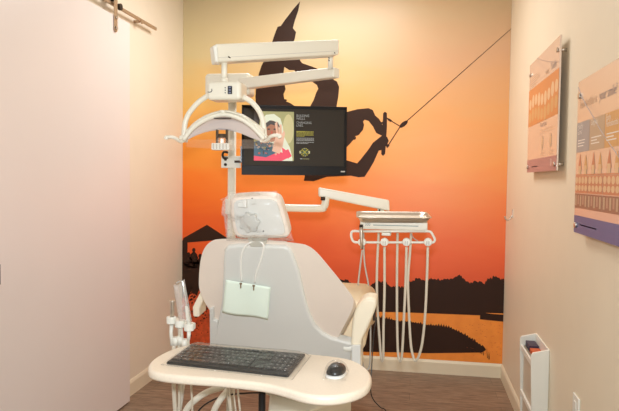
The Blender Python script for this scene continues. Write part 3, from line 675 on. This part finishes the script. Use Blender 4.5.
# tray (concave steel)
tr = MB(); cx = (PY(360, 0, 2.95).x+PY(430, 0, 2.95).x)/2; zt_ = PY(395, 219, 2.95).z; cy = 3.0
def rring(hx_, hy_, r, z, n=5):
    out = []
    for qx, qy, a0 in ((1, 1, 0), (-1, 1, PI/2), (-1, -1, PI), (1, -1, 1.5*PI)):
        for i in range(n+1):
            a = a0+i*PI/2/n; out.append(V((cx+qx*(hx_-r)+r*math.cos(a), cy+qy*(hy_-r)+r*math.sin(a), z)))
    return out
prof = [(.152, .096, -.004), (.158, .102, 0), (.166, .110, .010), (.172, .116, .020), (.178, .122, .0215), (.178, .122, .0185), (.172, .117, .017), (.163, .107, .006), (.156, .1, -.0055)]
rings = [rring(hx_, hy_, .03, (zt_ - .006)+z) for hx_, hy_, z in prof]; n_ = len(rings[0])
RT = Matrix.Rotation(.10, 3, 'Z'); cc = V((cx, cy, zt_))
def tw(p): q = cc+V((.008, 0, 0))+RT@(p-cc); q.z += (q.y-cy)*.07+.004; return q
tr.add([tw(p) for r_ in rings for p in r_], [list(range(n_))] + [(i*n_+j, i*n_+(j+1) % n_, (i+1)*n_+(j+1) % n_, (i+1)*n_+j) for i in range(len(rings)-1) for j in range(n_)] + [list(range((len(rings)-1)*n_, len(rings)*n_))[::-1]], 0, True)
tag(tr.build('instrument_tray', STEEL), 'shallow rectangular stainless steel tray resting on the delivery unit', 'tray')

# ------------------------------------------------------------------ dental chair
CH = thing('dental_chair', (-.56, 2.75, 0), 'beige upholstered dental chair with grey back shell, seen from behind its headrest', 'dental chair')
nS = V((0, 1, .5)); kS = nS.dot(V((0, 2.2, 1.25)))
def PS(x, y, off=0): return PP(x, y, nS, kS + off*nS.length)
bo = [(211, 241.5), (221, 238.9), (255, 239), (296, 243), (308, 245.8), (317, 252.5), (329, 266.5), (346, 287.5), (352.6, 297), (353.6, 304), (351, 312), (345, 324), (336, 340), (325, 350), (300, 362), (240, 360), (219, 348), (216, 332), (214, 318), (205, 303), (199.8, 291), (198.8, 281), (200.2, 262), (204, 249)]
bp_ = spline([PS(x, y, .012) for x, y in bo], 3, True)
th = V((0, .09, -.032))
m = MB(); m.slab(bp_, th); 
cen = sum(bp_, V())/len(bp_)
BR = m.build('backrest', VINYL, CH, bevel=.022, seg=5, ang=50)
so = [(228, 246.5), (238, 245.4), (260, 245.6), (284, 246.8), (289.5, 249.5), (293, 256), (299, 272), (304, 295), (308.5, 312), (315, 326), (323, 334), (331, 338.5), (346, 342.5), (352, 344), (352, 368), (330, 380), (240, 376), (213, 362), (212, 344), (217, 326), (219.5, 312), (221.5, 300), (222.6, 280), (223, 262), (224, 251)]
sp_ = [PS(x, y, -.004) for x, y in so]
MB().slab(sp_, V((0, .045, .02))).build('back_shell', SHELL, CH, bevel=.012, seg=4, ang=60)
m = MB(); m.slab([PS(x, y, -.002) for x, y in [(209.3, 309), (213.4, 308), (213.6, 320), (217.5, 322), (217.5, 352), (209.8, 350)]], V((0, .05, .02))); m.build('hinge_cover', SHELL, CH, bevel=.004)
disc(PS(217, 345.5, -.006), V((0, -1, -.5)), .005, .004, 10).build('screw', STEEL, CH)
# headrest
nH = V((0, 1, .32)); kH = nH.dot(V((0, 2.1, 1.35)))
def PH(x, y, off=0): return PP(x, y, nH, kH + off*nH.length)
ho = [(237, 194.2), (254, 192.8), (270, 193.2), (277.5, 195), (281.5, 199.5), (285.5, 213), (290, 230.5), (289.5, 236), (284.5, 238.8), (262, 239.2), (244, 239.2), (236.5, 236), (233.5, 228), (231.5, 214), (231, 202), (232.5, 196.5)]
ho = [(x-1.4, y+3.2*max(0, 239-y)/46) for x, y in ho]
HR = MB().slab(spline([PH(x, y) for x, y in ho], 3, True), V((0, .055, .018))).build('headrest', VINYL, CH, bevel=.014, seg=4, ang=50)
ci = V((259.5, 216, 0))
hi_ = [(ci.x+(x-ci.x)*.86, ci.y+(y-ci.y)*.84) for x, y in ho]
MB().slab(spline([PH(x, y, -.006) for x, y in hi_], 3, True), V((0, .012, .003))).build('headrest_plate', SHELL, HR, bevel=.003, ang=50)
kc = PH(250.3, 221.3, -.008); un_ = V((0, -1, -.32)).normalized(); ux_ = V((1, 0, 0)); uz_ = un_.cross(ux_) * -1
lobes = []
for i in range(56):
    a = i*2*PI/56; r_ = .0345 + .0042*math.cos(7*a); lobes.append(kc+ux_*math.cos(a)*r_+uz_*math.sin(a)*r_)
MB().slab(lobes, un_*.022).build('adjustment_knob', mat('knob grey', (196, 194, 186), .4), HR, bevel=.003, ang=50)
m = MB(); c = PH(242.5, 205, -.01); m.box(c, (.03, .018, .018)); m.box(c+V((.012, -.006, .006)), (.012, .02, .03)); m.build('release_latch', SHELL, HR, bevel=.003)
m = MB(); m.slab([PH(246.5, 236, -.002), PH(268, 236, -.002), PP(264, 247, nS, kS-.008), PP(250.5, 247, nS, kS-.008)], V((0, .02, 0))); m.build('headrest_post', WHITEP, CH, bevel=.003)
for x, y in ((252.3, 198.3), (263.4, 231)): disc(PH(x, y, -.006), un_, .0022, .003, 8).build('screw', DARKST, HR)
# armrests
ao = [(376, 300.2), (371, 298.3), (364.5, 299.2), (359.5, 303.5), (355, 310.5), (352.4, 320), (351.2, 335), (351, 352), (351, 372), (361, 372), (361, 350), (361.8, 341), (366, 332), (370.5, 322), (374.5, 312), (376.6, 305)]
MB().slab(spline([PY(x, y, 2.40) for x, y in ao], 3, True), V((0, .09, .01))).build('armrest', ARMM, CH, bevel=.016, seg=4, ang=45)
a = PY(350, 349, 2.395); m = MB(); m.tube([a+V((-.03, .03, 0)), a+V((.012, .03, 0))], .019, 20); m.build('pivot_hub', WHITEP, CH, bevel=.004)
m = MB(); m.slab([PY(351.3, 345, 2.392), PY(360.6, 345, 2.392), PY(360.6, 375, 2.392), PY(351.3, 375, 2.392)], V((0, .1, 0))); m.build('armrest_stem', SHELL, CH, bevel=.005)
lo_ = [(192.3, 307.5), (196, 300), (201, 290.5), (205, 288), (206, 296), (202, 303), (199.4, 309), (199.2, 317.5), (192.8, 317)]
MB().slab([PY(x, y, 2.46) for x, y in lo_], V((.0, .09, .01))).build('armrest', ARMM, CH, bevel=.008, ang=40)
a = PY(204.5, 293, 2.50); m = MB(); m.tube([a, a+V((.08, .10, -.04)), V((-.8, 2.75, .88))], .014, 12); m.build('armrest_stem', SHELL, CH)
# seat + leg rest
def cushion(x0, x1, ys, zs, th_, name, mt, bev=.045):
    m = MB(); k = len(ys)
    for i in range(k-1):
        pass
    vs = []
    for y_, z_ in zip(ys, zs): vs += [(x0, y_, z_-th_), (x1, y_, z_-th_), (x1, y_, z_), (x0, y_, z_)]
    fs = [(0, 1, 2, 3), ((k-1)*4+3, (k-1)*4+2, (k-1)*4+1, (k-1)*4)]
    for i in range(k-1):
        o = i*4
        for j in range(4): fs.append((o+j, o+4+j, o+4+(j+1) % 4, o+(j+1) % 4))
    m.add(vs, fs); return m.build(name, mt, CH, bevel=bev, seg=5, ang=50)
cushion(-.86, -.205, [2.56, 2.75, 3.0, 3.25], [.97, 1.0, .985, .93], .22, 'seat_cushion', SEATV)
cushion(-.79, -.31, [3.22, 3.5, 3.9], [.92, .86, .82], .09, 'leg_rest', SEATV, .03)
MB().hexa([(-.74, 2.55, .60), (-.36, 2.55, .60), (-.36, 3.2, .66), (-.74, 3.2, .66)], [(-.78, 2.5, .86), (-.32, 2.5, .86), (-.32, 3.2, .85), (-.78, 3.2, .85)]).build('seat_frame', CREAM, CH, bevel=.01)
MB().hexa([(-.66, 2.6, .10), (-.44, 2.6, .10), (-.44, 2.85, .10), (-.66, 2.85, .10)], [(-.66, 2.8, .65), (-.44, 2.8, .65), (-.44, 3.05, .65), (-.66, 3.05, .65)]).build('lift_column', CREAM, CH, bevel=.02)
MB().box((-.55, 2.95, .05), (.5, .95, .10)).build('base_plate', CREAM, CH, bevel=.03)
MB().hexa([PY(268, 411, 2.3), PY(310, 411, 2.3), PY(310, 425, 2.3), PY(268, 425, 2.3)], [PY(270, 392, 2.56), PY(352, 392, 2.56), PY(352, 425, 2.56), PY(270, 425, 2.56)]).build('lower_cover', CREAM, CH, bevel=.01)

# plastic bag over headrest (crumpled film)
def bagf(u, v, back=False):
    # u across, v down
    tl, tr_, br_, bl = V((229.5, 193.2, 0)), V((277, 190.8, 0)), V((294, 241.5, 0)), V((226, 240.5, 0))
    p = (tl.lerp(tr_, u)).lerp(bl.lerp(br_, u), v)
    if u < .25: p.x -= (1-u/.25)*7*math.sin(min(1, v*1.3)*PI)**.7*(1.1-v*.4)*(.6+.4*(v < .5))
    nz = noise.noise(V((u*3+v*2, v*4-u*2, 3.1 if back else 0)))*.012 + abs(noise.noise(V((u*8+v*5, v*2-u, 9))))*.006
    edge = min(u, 1-u, v, 1-v)
    puff = (.016+.012*math.sin(u*PI))*min(1, edge*9)
    return PH(p.x, p.y, (-(.010+puff)+nz) if not back else (.078+nz*.6))
m = MB(); m.grid(lambda u, v: bagf(u, v), 44, 36); m.grid(lambda u, v: bagf(u, v, True), 20, 20)
fl = [PH(222, 200, -.005), PH(219.8, 199.5, .0), PH(228, 196.3, 0), PH(231, 214, -.01), PH(232, 236, 0), PH(226, 237, .01)]
m.poly(fl)
tag(m.build('headrest_bag', BAG, recalc=False), 'crumpled clear plastic bag wrapped over the headrest', 'plastic bag')

# bib cord + bib
bc = thing('bib_cord', PS(252, 270, -.03), 'white bib cord with two metal clips looped round the headrest post', 'bib holder')
cp = [(241.8, 281), (240.9, 268), (241.6, 256), (244.5, 247.5), (250, 242.8), (256, 240.8), (261.5, 242.5), (263.6, 247), (262, 256), (258.6, 266), (256, 274), (254.8, 282)]
m = MB(); m.tube(spline([PS(x, y, -.028) for x, y in cp], 6), .0035, 10); m.build('cord', CORD, bc)
for x, y in ((241.8, 283.5), (254.7, 285.6)):
    m = MB(); c = PS(x, y, -.022); c += V((0, -.014, -.006)); m.box(c, (.0045, .006, .020)); m.tube([c+V((-.005, 0, .008)), c+V((.005, 0, .008))], .0035, 8)
    m.build('clip', CLIPM, bc, bevel=.001)
def bibf(u, v):
    tl, tr_, br_, bl = V((225.8, 279.8, 0)), V((270.3, 287.2, 0)), V((267.6, 319.6, 0)), V((222.2, 312.2, 0))
    p = (tl.lerp(tr_, u)).lerp(bl.lerp(br_, u), v); p.y += .8*math.sin(u*PI*2)*(v)*.9 
    return PS(p.x, p.y, -.016 - .008*math.sin(u*3+v) - .008*v*u - .004*math.sin(u*9)*v)
m = MB(); m.grid(bibf, 20, 14); m.grid(lambda u, v: bibf(u, v)+V((0, .006, -.003)), 20, 14)
tag(m.build('patient_bib', MINT, recalc=False, solid=.0012), 'pale mint green paper bib hanging by two clips against the chair back', 'bib')

# ------------------------------------------------------------------ worktop with keyboard and mouse
TZ = .88
tb = thing('work_table', (-.45, 1.95, 0), 'kidney shaped cream work table on a black post, in front of the chair back', 'table')
to = [(148.3, 368.5), (151, 360.5), (164, 352.2), (181, 346), (200, 344.2), (250, 347.5), (309.6, 353.5), (342, 357.3), (358, 362), (368.5, 369.5), (371.8, 377.5), (368, 386), (357, 391.8), (342, 395.4), (325, 396.6), (305, 394.5), (285, 388.8), (262, 383.4), (221, 378.8), (180, 375.8), (157, 372.8)]
tp = spline([PZ(x, y, TZ) for x, y in to], 4, True)
MB().slab(tp, (0, 0, -.030)).build('tabletop', TABLE, tb, bevel=.011, seg=4, ang=50)
pc = PZ(262, 381, TZ); pc = V((PY(262, 400, 1.87).x, 1.87, 0))
m = MB(); m.tube([(pc.x, pc.y, .02), (pc.x, pc.y, .85)], .0115, 16); m.build('post', BLACK, tb)
m = MB(); m.tube([(pc.x, pc.y, 0), (pc.x, pc.y, .02)], .2, 32); m.build('foot_plate', BLACK, tb, bevel=.005)
# keyboard
kFL, kBL, kBR, kFR = PZ(166, 364.5, TZ), PZ(191, 347, TZ), PZ(305.5, 357, TZ), PZ(288.5, 378, TZ)
KB = thing('keyboard', (kFL+kBR)/2, 'black keyboard with number pad on the cream work table', 'keyboard')
def kb(u, v, h=0): p = (kFL.lerp(kFR, u)).lerp(kBL.lerp(kBR, u), v); p.z = TZ+.001+h*.62+v*.003; return p
def kq(u0, v0, u1, v1, h): return [kb(u0, v0, h), kb(u1, v0, h), kb(u1, v1, h), kb(u0, v1, h)]
MB().hexa(kq(0, 0, 1, 1, -.001*0), kq(.005, .01, .995, .99, .014)).build('case', KEYB, KB, bevel=.003)
def key(u0, v0, u1, v1):
    m = MB(); m.hexa(kq(u0+.001, v0+.004, u1-.001, v1-.004, .014), kq(u0+.004, v0+.02, u1-.004, v1-.02, .021)); return m
allkeys = MB(); leg = MB()
rows = [(.83, .93, 16), (.66, .79, 15), (.52, .65, 14), (.38, .51, 13), (.24, .37, 12), (.10, .23, 8)]
kcount = 0
rk = random.Random(4)
for v0, v1, nk in rows:
    w = .64/nk
    for i in range(nk):
        u0 = .02+i*w; key(u0, v0, u0+w, v1).build('key', KEYS, KB)
        cu, cv = u0+w*.3, v1-.045; leg.poly(kq(cu, cv-.015, cu+.007, cv+.008, .0214))
for v0, v1 in ((.83, .93), (.66, .79), (.52, .65), (.38, .51), (.24, .37), (.10, .23)):
    for i in range(4):
        if v0 == .83: continue
        u0 = .8+i*.045; allkeys.hexa(kq(u0+.001, v0+.004, u0+.044, v1-.004, .014), kq(u0+.004, v0+.02, u0+.041, v1-.02, .021)); leg.poly(kq(u0+.014, v1-.06, u0+.022, v1-.035, .0214))
    if v0 in (.83, .66, .52, .10):
        for i in range(3): u0 = .675+i*.036; allkeys.hexa(kq(u0+.001, v0+.004, u0+.035, v1-.004, .014), kq(u0+.004, v0+.02, u0+.031, v1-.02, .021))
allkeys.build('number_pad', KEYS, KB); leg.build('key_legends', LEGEND, KB, recalc=False)
# plastic film cover on the keyboard
def kf(u, v):
    uu, vv = u*1.07-.03, v*1.12-.06
    e = min(u, 1-u, v, 1-v); h = .0185*min(1, e*12)**.6 + (.003*noise.noise(V((u*4, v*3, 0)))+.002*noise.noise(V((u*7+v*9, v*3, 5))))*min(1, e*8)
    p = kb(uu, vv, 0); p.z = TZ+.0012+max(0, h)+.003*v*min(1, e*12); return p
m = MB(); m.grid(kf, 60, 24, smooth=True); m.tube([kf(i/20, 0)+V((0, 0, .0015)) for i in range(21)], .0016, 6); m.tube([kf(1, i/10)+V((0, 0, .0015)) for i in range(11)], .0012, 6)
KC = m.build('keyboard_cover', KBFILM, recalc=False); tag(KC, 'clear crinkled plastic cover stretched over the keyboard', 'plastic cover')
# mouse
mc = PZ(336.2, 374.5, TZ); MO = thing('computer_mouse', mc, 'black and silver computer mouse under cling film, right of the keyboard', 'mouse')
def dome(rx, ry, h, z0, rot, n=24, k=8, top=True):
    vs = []; R = Matrix.Rotation(rot, 3, 'Z')
    for j in range(k+1):
        t = j/k*PI/2
        for i in range(n):
            a = 2*PI*i/n; s = math.cos(t)
            x = abs(math.cos(a))**.8*math.copysign(1, math.cos(a))*rx*s; y = abs(math.sin(a))**.8*math.copysign(1, math.sin(a))*ry*s
            vs.append(mc+V((0, 0, z0+h*math.sin(t)))+R@V((x, y, 0)))
    fs = [(j*n+i, j*n+(i+1) % n, (j+1)*n+(i+1) % n, (j+1)*n+i) for j in range(k) for i in range(n)]+[list(range(n))[::-1]]
    return vs, fs
v_, f_ = dome(.029, .047, .027, .010, -.12); m = MB(); m.add(v_, f_, 0, True); m.build('shell', BLACK, MO)
v_, f_ = dome(.032, .051, .014, .0005, -.12); m = MB(); m.add(v_, f_, 0, True); m.build('base', mat('silver plastic', (236, 234, 228), .3), MO)
m = MB(); m.tube([mc+V((-.003, .024, .028)), mc+V((.003, .024, .028))], .006, 10); m.build('scroll_wheel', DARKST, MO)
def mf(u, v):
    a, b = (u-.5)*2, (v-.5)*2; d = math.hypot(a, b)
    return mc + V((a*.038, b*.058, .002+.042*math.sqrt(max(0, 1-min(1, d*.95)**2.2)) + .0015*noise.noise(V((u*8, v*8, 1)))))
m = MB(); m.grid(mf, 24, 24); tag(m.build('mouse_cover', film('mouse cling film', (240, 236, 230), .02, .5, 30, .05, .12), recalc=False), 'clear cling film wrapped over the computer mouse', 'plastic cover')

# ------------------------------------------------------------------ assistant instrument holder
AS = thing('assistant_holder', (-.88, 2.25, .9), 'white assistant instrument holder bar left of the chair with suction hoses', 'instrument holder')
YA = 2.25
c0, c1 = PY(168, 320, YA), PY(193, 327.5, YA-.04)
ang = math.atan2(c1.y-c0.y, c1.x-c0.x); L_ = (c1-c0).length
holders = [(171.5, 320), (180, 323.5), (189, 327)]
MB().hexa([c0+V((0, .0, -.012)), c1+V((0, 0, -.012)), c1+V((0, 0, .012)), c0+V((0, 0, .012))], [p+V((0, .03, 0)) for p in (c0+V((0, .0, -.012)), c1+V((0, 0, -.012)), c1+V((0, 0, .012)), c0+V((0, 0, .012)))]).build('holder_bar', WHITEP, AS, bevel=.004)
for i, (x, y) in enumerate(holders):
    c = PY(x, y, YA-.02-.012*i); m = MB(); m.tube([c-V((0, 0, .014)), c+V((0, 0, .014))], .0195, 18); m.build('holder_socket', WHITEP, AS, bevel=.003)
SU = thing('suction_tip', PY(172, 318, 2.23), 'flared metal suction valve standing in the left holder of the assistant bar', 'suction tip')
m = MB(); m.tube([PY(172.2, 317, 2.23), PY(172.2, 309, 2.23), PY(172.2, 304, 2.23), PY(172.4, 301, 2.23), PY(172.4, 300, 2.23)], [.008, .0085, .0095, .012, .0115], 14); m.build('tip', STEEL, SU)
m = MB(); m.tube([PY(171.6, 325, 2.23), PY(171, 333, 2.23), PY(172.5, 345, 2.23)], [.008, .007, .009], 12); m.build('valve', WHITEP, SU)
AW = thing('assistant_syringe', PY(186, 323, 2.2), 'white syringe with an angled tip inside a clear plastic sleeve on the assistant bar', 'syringe')
m = MB(); m.tube([PY(189, 325, 2.2), PY(187.5, 315, 2.2), PY(186.5, 306, 2.2)], [.008, .007, .006], 12); m.build('handle', WHITEP, AW)
m = MB(); m.tube(spline([PY(186.5, 306, 2.2), PY(185, 294, 2.2), PY(183.3, 284, 2.2), PY(181, 281, 2.2), PY(176, 283.2, 2.2)], 5), .0022, 8); m.build('tip', GREYH, AW)
m = MB(); m.tube([PY(189, 331, 2.2), PY(188.5, 340, 2.2)], [.008, .006], 12); m.build('tail_fitting', WHITEP, AW)
sl = MB()
def slf(u, v):
    a = u*2*PI; lx = 173.2+v*5.5; rx = 184.5+v*7.5; cx = (lx+rx)/2; hw = (rx-lx)/2
    y = (284.6 if math.cos(a) < 0 else 284.6-5.6*math.cos(a))*(1-v)+v*321
    return PY(cx+hw*math.cos(a), y, 2.19+.012*math.sin(a)*(1+v)+.003*noise.noise(V((u*6, v*9, 2))))
sl.grid(slf, 24, 16); tag(sl.build('plastic_sleeve', SLEEVE, recalc=False), 'clear tapered plastic sleeve over the assistant syringe, left of the chair', 'plastic sleeve')
def ahose(pts, r, Ys, name='hose', mt=HOSE):
    k = len(pts); P = [PY(x, y, Ys[0]+(Ys[1]-Ys[0])*i/(k-1)) for i, (x, y) in enumerate(pts)]
    MB().tube(spline(P, 6), r, 10).build(name, mt, AS)
ahose([(174, 345), (173.5, 365), (174, 390), (175.5, 415), (178, 440), (184, 452), (190, 445)], .0085, (2.23, 2.30))
ahose([(180, 328), (179, 345), (179.5, 365), (179.3, 390), (178.5, 420), (176, 440)], .006, (2.22, 2.3))
ahose([(188.5, 340), (189, 355), (190.5, 375), (192, 400), (193, 420), (196, 440)], .0042, (2.2, 2.3))
m = MB(); m.tube(spline([PY(180, 324, YA), PY(181, 338, YA), PY(183, 350, 2.3), PY(184, 372, 2.42), PY(181, 400, 2.5), PY(178, 425, 2.52), PY(190, 448, 2.55)], 6), .010, 12)
for (x, y) in ((180, 340), (184.5, 343), (175.5, 341)):
    m.tube([PY(x, y-4, 2.23), PY(x, y+4, 2.23)], .012, 12)
m.build('mounting_arm', WHITEP, AS)
# curved umbilical below the table
MB().tube(spline([PY(180, 425, 2.42), PY(187, 409, 2.42), PY(197, 398.5, 2.42), PY(210, 391, 2.44), PY(228, 386.5, 2.47), PY(246, 386, 2.52), PY(262, 389, 2.56), PY(275, 395, 2.6)], 6), .0135, 14).build('support_hoop', CREAM, CH)
MB().tube(spline([PY(210, 428, 2.42), PY(214, 411, 2.42), PY(220, 400, 2.42), PY(227, 391, 2.44), PY(231, 380, 2.5)], 6), .0135, 14).build('support_hoop', CREAM, CH)
MB().tube(spline([PY(192, 425, 2.46), PY(200, 409, 2.46), PY(215, 399, 2.48), PY(232, 394.5, 2.5), PY(250, 393, 2.56), PY(268, 393, 2.6)], 6), .0035, 8).build('thin_black_tube', BLACK, CH)  # thin black tube beside the hoops
for i, (x, r_) in enumerate([(229.5, .005), (234, .004), (238, .0045), (227.5, .003)]):
    MB().tube(spline([PY(x+2*(i % 2), 372, 2.45), PY(x, 392, 2.42), PY(x+1.5+i*.3, 412, 2.42), PY(x+3, 440, 2.45)], 5), r_, 8).build('hose', HOSE, CH)

cb = MB(); cb.tube(spline([PY(376.5, 318, 2.5), PY(374, 332, 2.48), PY(372.6, 350, 2.45), PY(371.6, 368, 2.42), PY(370.5, 388, 2.4), PY(373, 399, 2.4), PY(380, 407, 2.4), PY(388, 416, 2.42), PY(400, 470, 2.5)]+[V((-.05, 2.55, .25)), V((-.02, 2.6, .006)), V((-.2, 2.75, .006)), V((-.285, 2.8, .03))], 6), .0022, 8)
m = cb.build('power_cord', BLACK, CH)
m = MB(); c = PY(374, 311, 2.5); m.box(c+V((.0, .03, -.02)), (.012, .03, .05)); m.build('switch_pendant', DARKST, CH, bevel=.003)

# ------------------------------------------------------------------ lights (ceiling fixtures + camera flash)
def area(name, loc, rot, sx, sy, power, col):
    l = bpy.data.lights.new(name, 'AREA'); l.shape = 'RECTANGLE'; l.size = sx; l.size_y = sy; l.energy = power; l.color = col
    o = bpy.data.objects.new(name, l); COL.objects.link(o); o.location = loc; o.rotation_euler = rot; return o
area('ceiling_lamp_rear', (-.65, 3.8, ZC-.03), (0, 0, 0), 1.0, .6, 32, (1, 1.0, 1.0))
area('ceiling_lamp_front', (-.65, .6, ZC-.03), (0, 0, 0), .6, 1.2, 3, (1, .97, .93))
fl_ = area('camera_flash', (0, -.02, 1.625), (0, 0, 0), .09, .06, 39, (.90, .99, 1.08))
fl_.rotation_euler = V((-.45, 2.6, -.25)).to_track_quat('-Z', 'Y').to_euler()
w = bpy.data.worlds.new('world'); SC.world = w; w.use_nodes = True; w.node_tree.nodes['Background'].inputs[0].default_value = (1, .95, .88, 1); w.node_tree.nodes['Background'].inputs[1].default_value = .3
SC.view_settings.view_transform = 'Standard'; SC.view_settings.look = 'None'; SC.view_settings.exposure = 0.0; SC.view_settings.gamma = 1
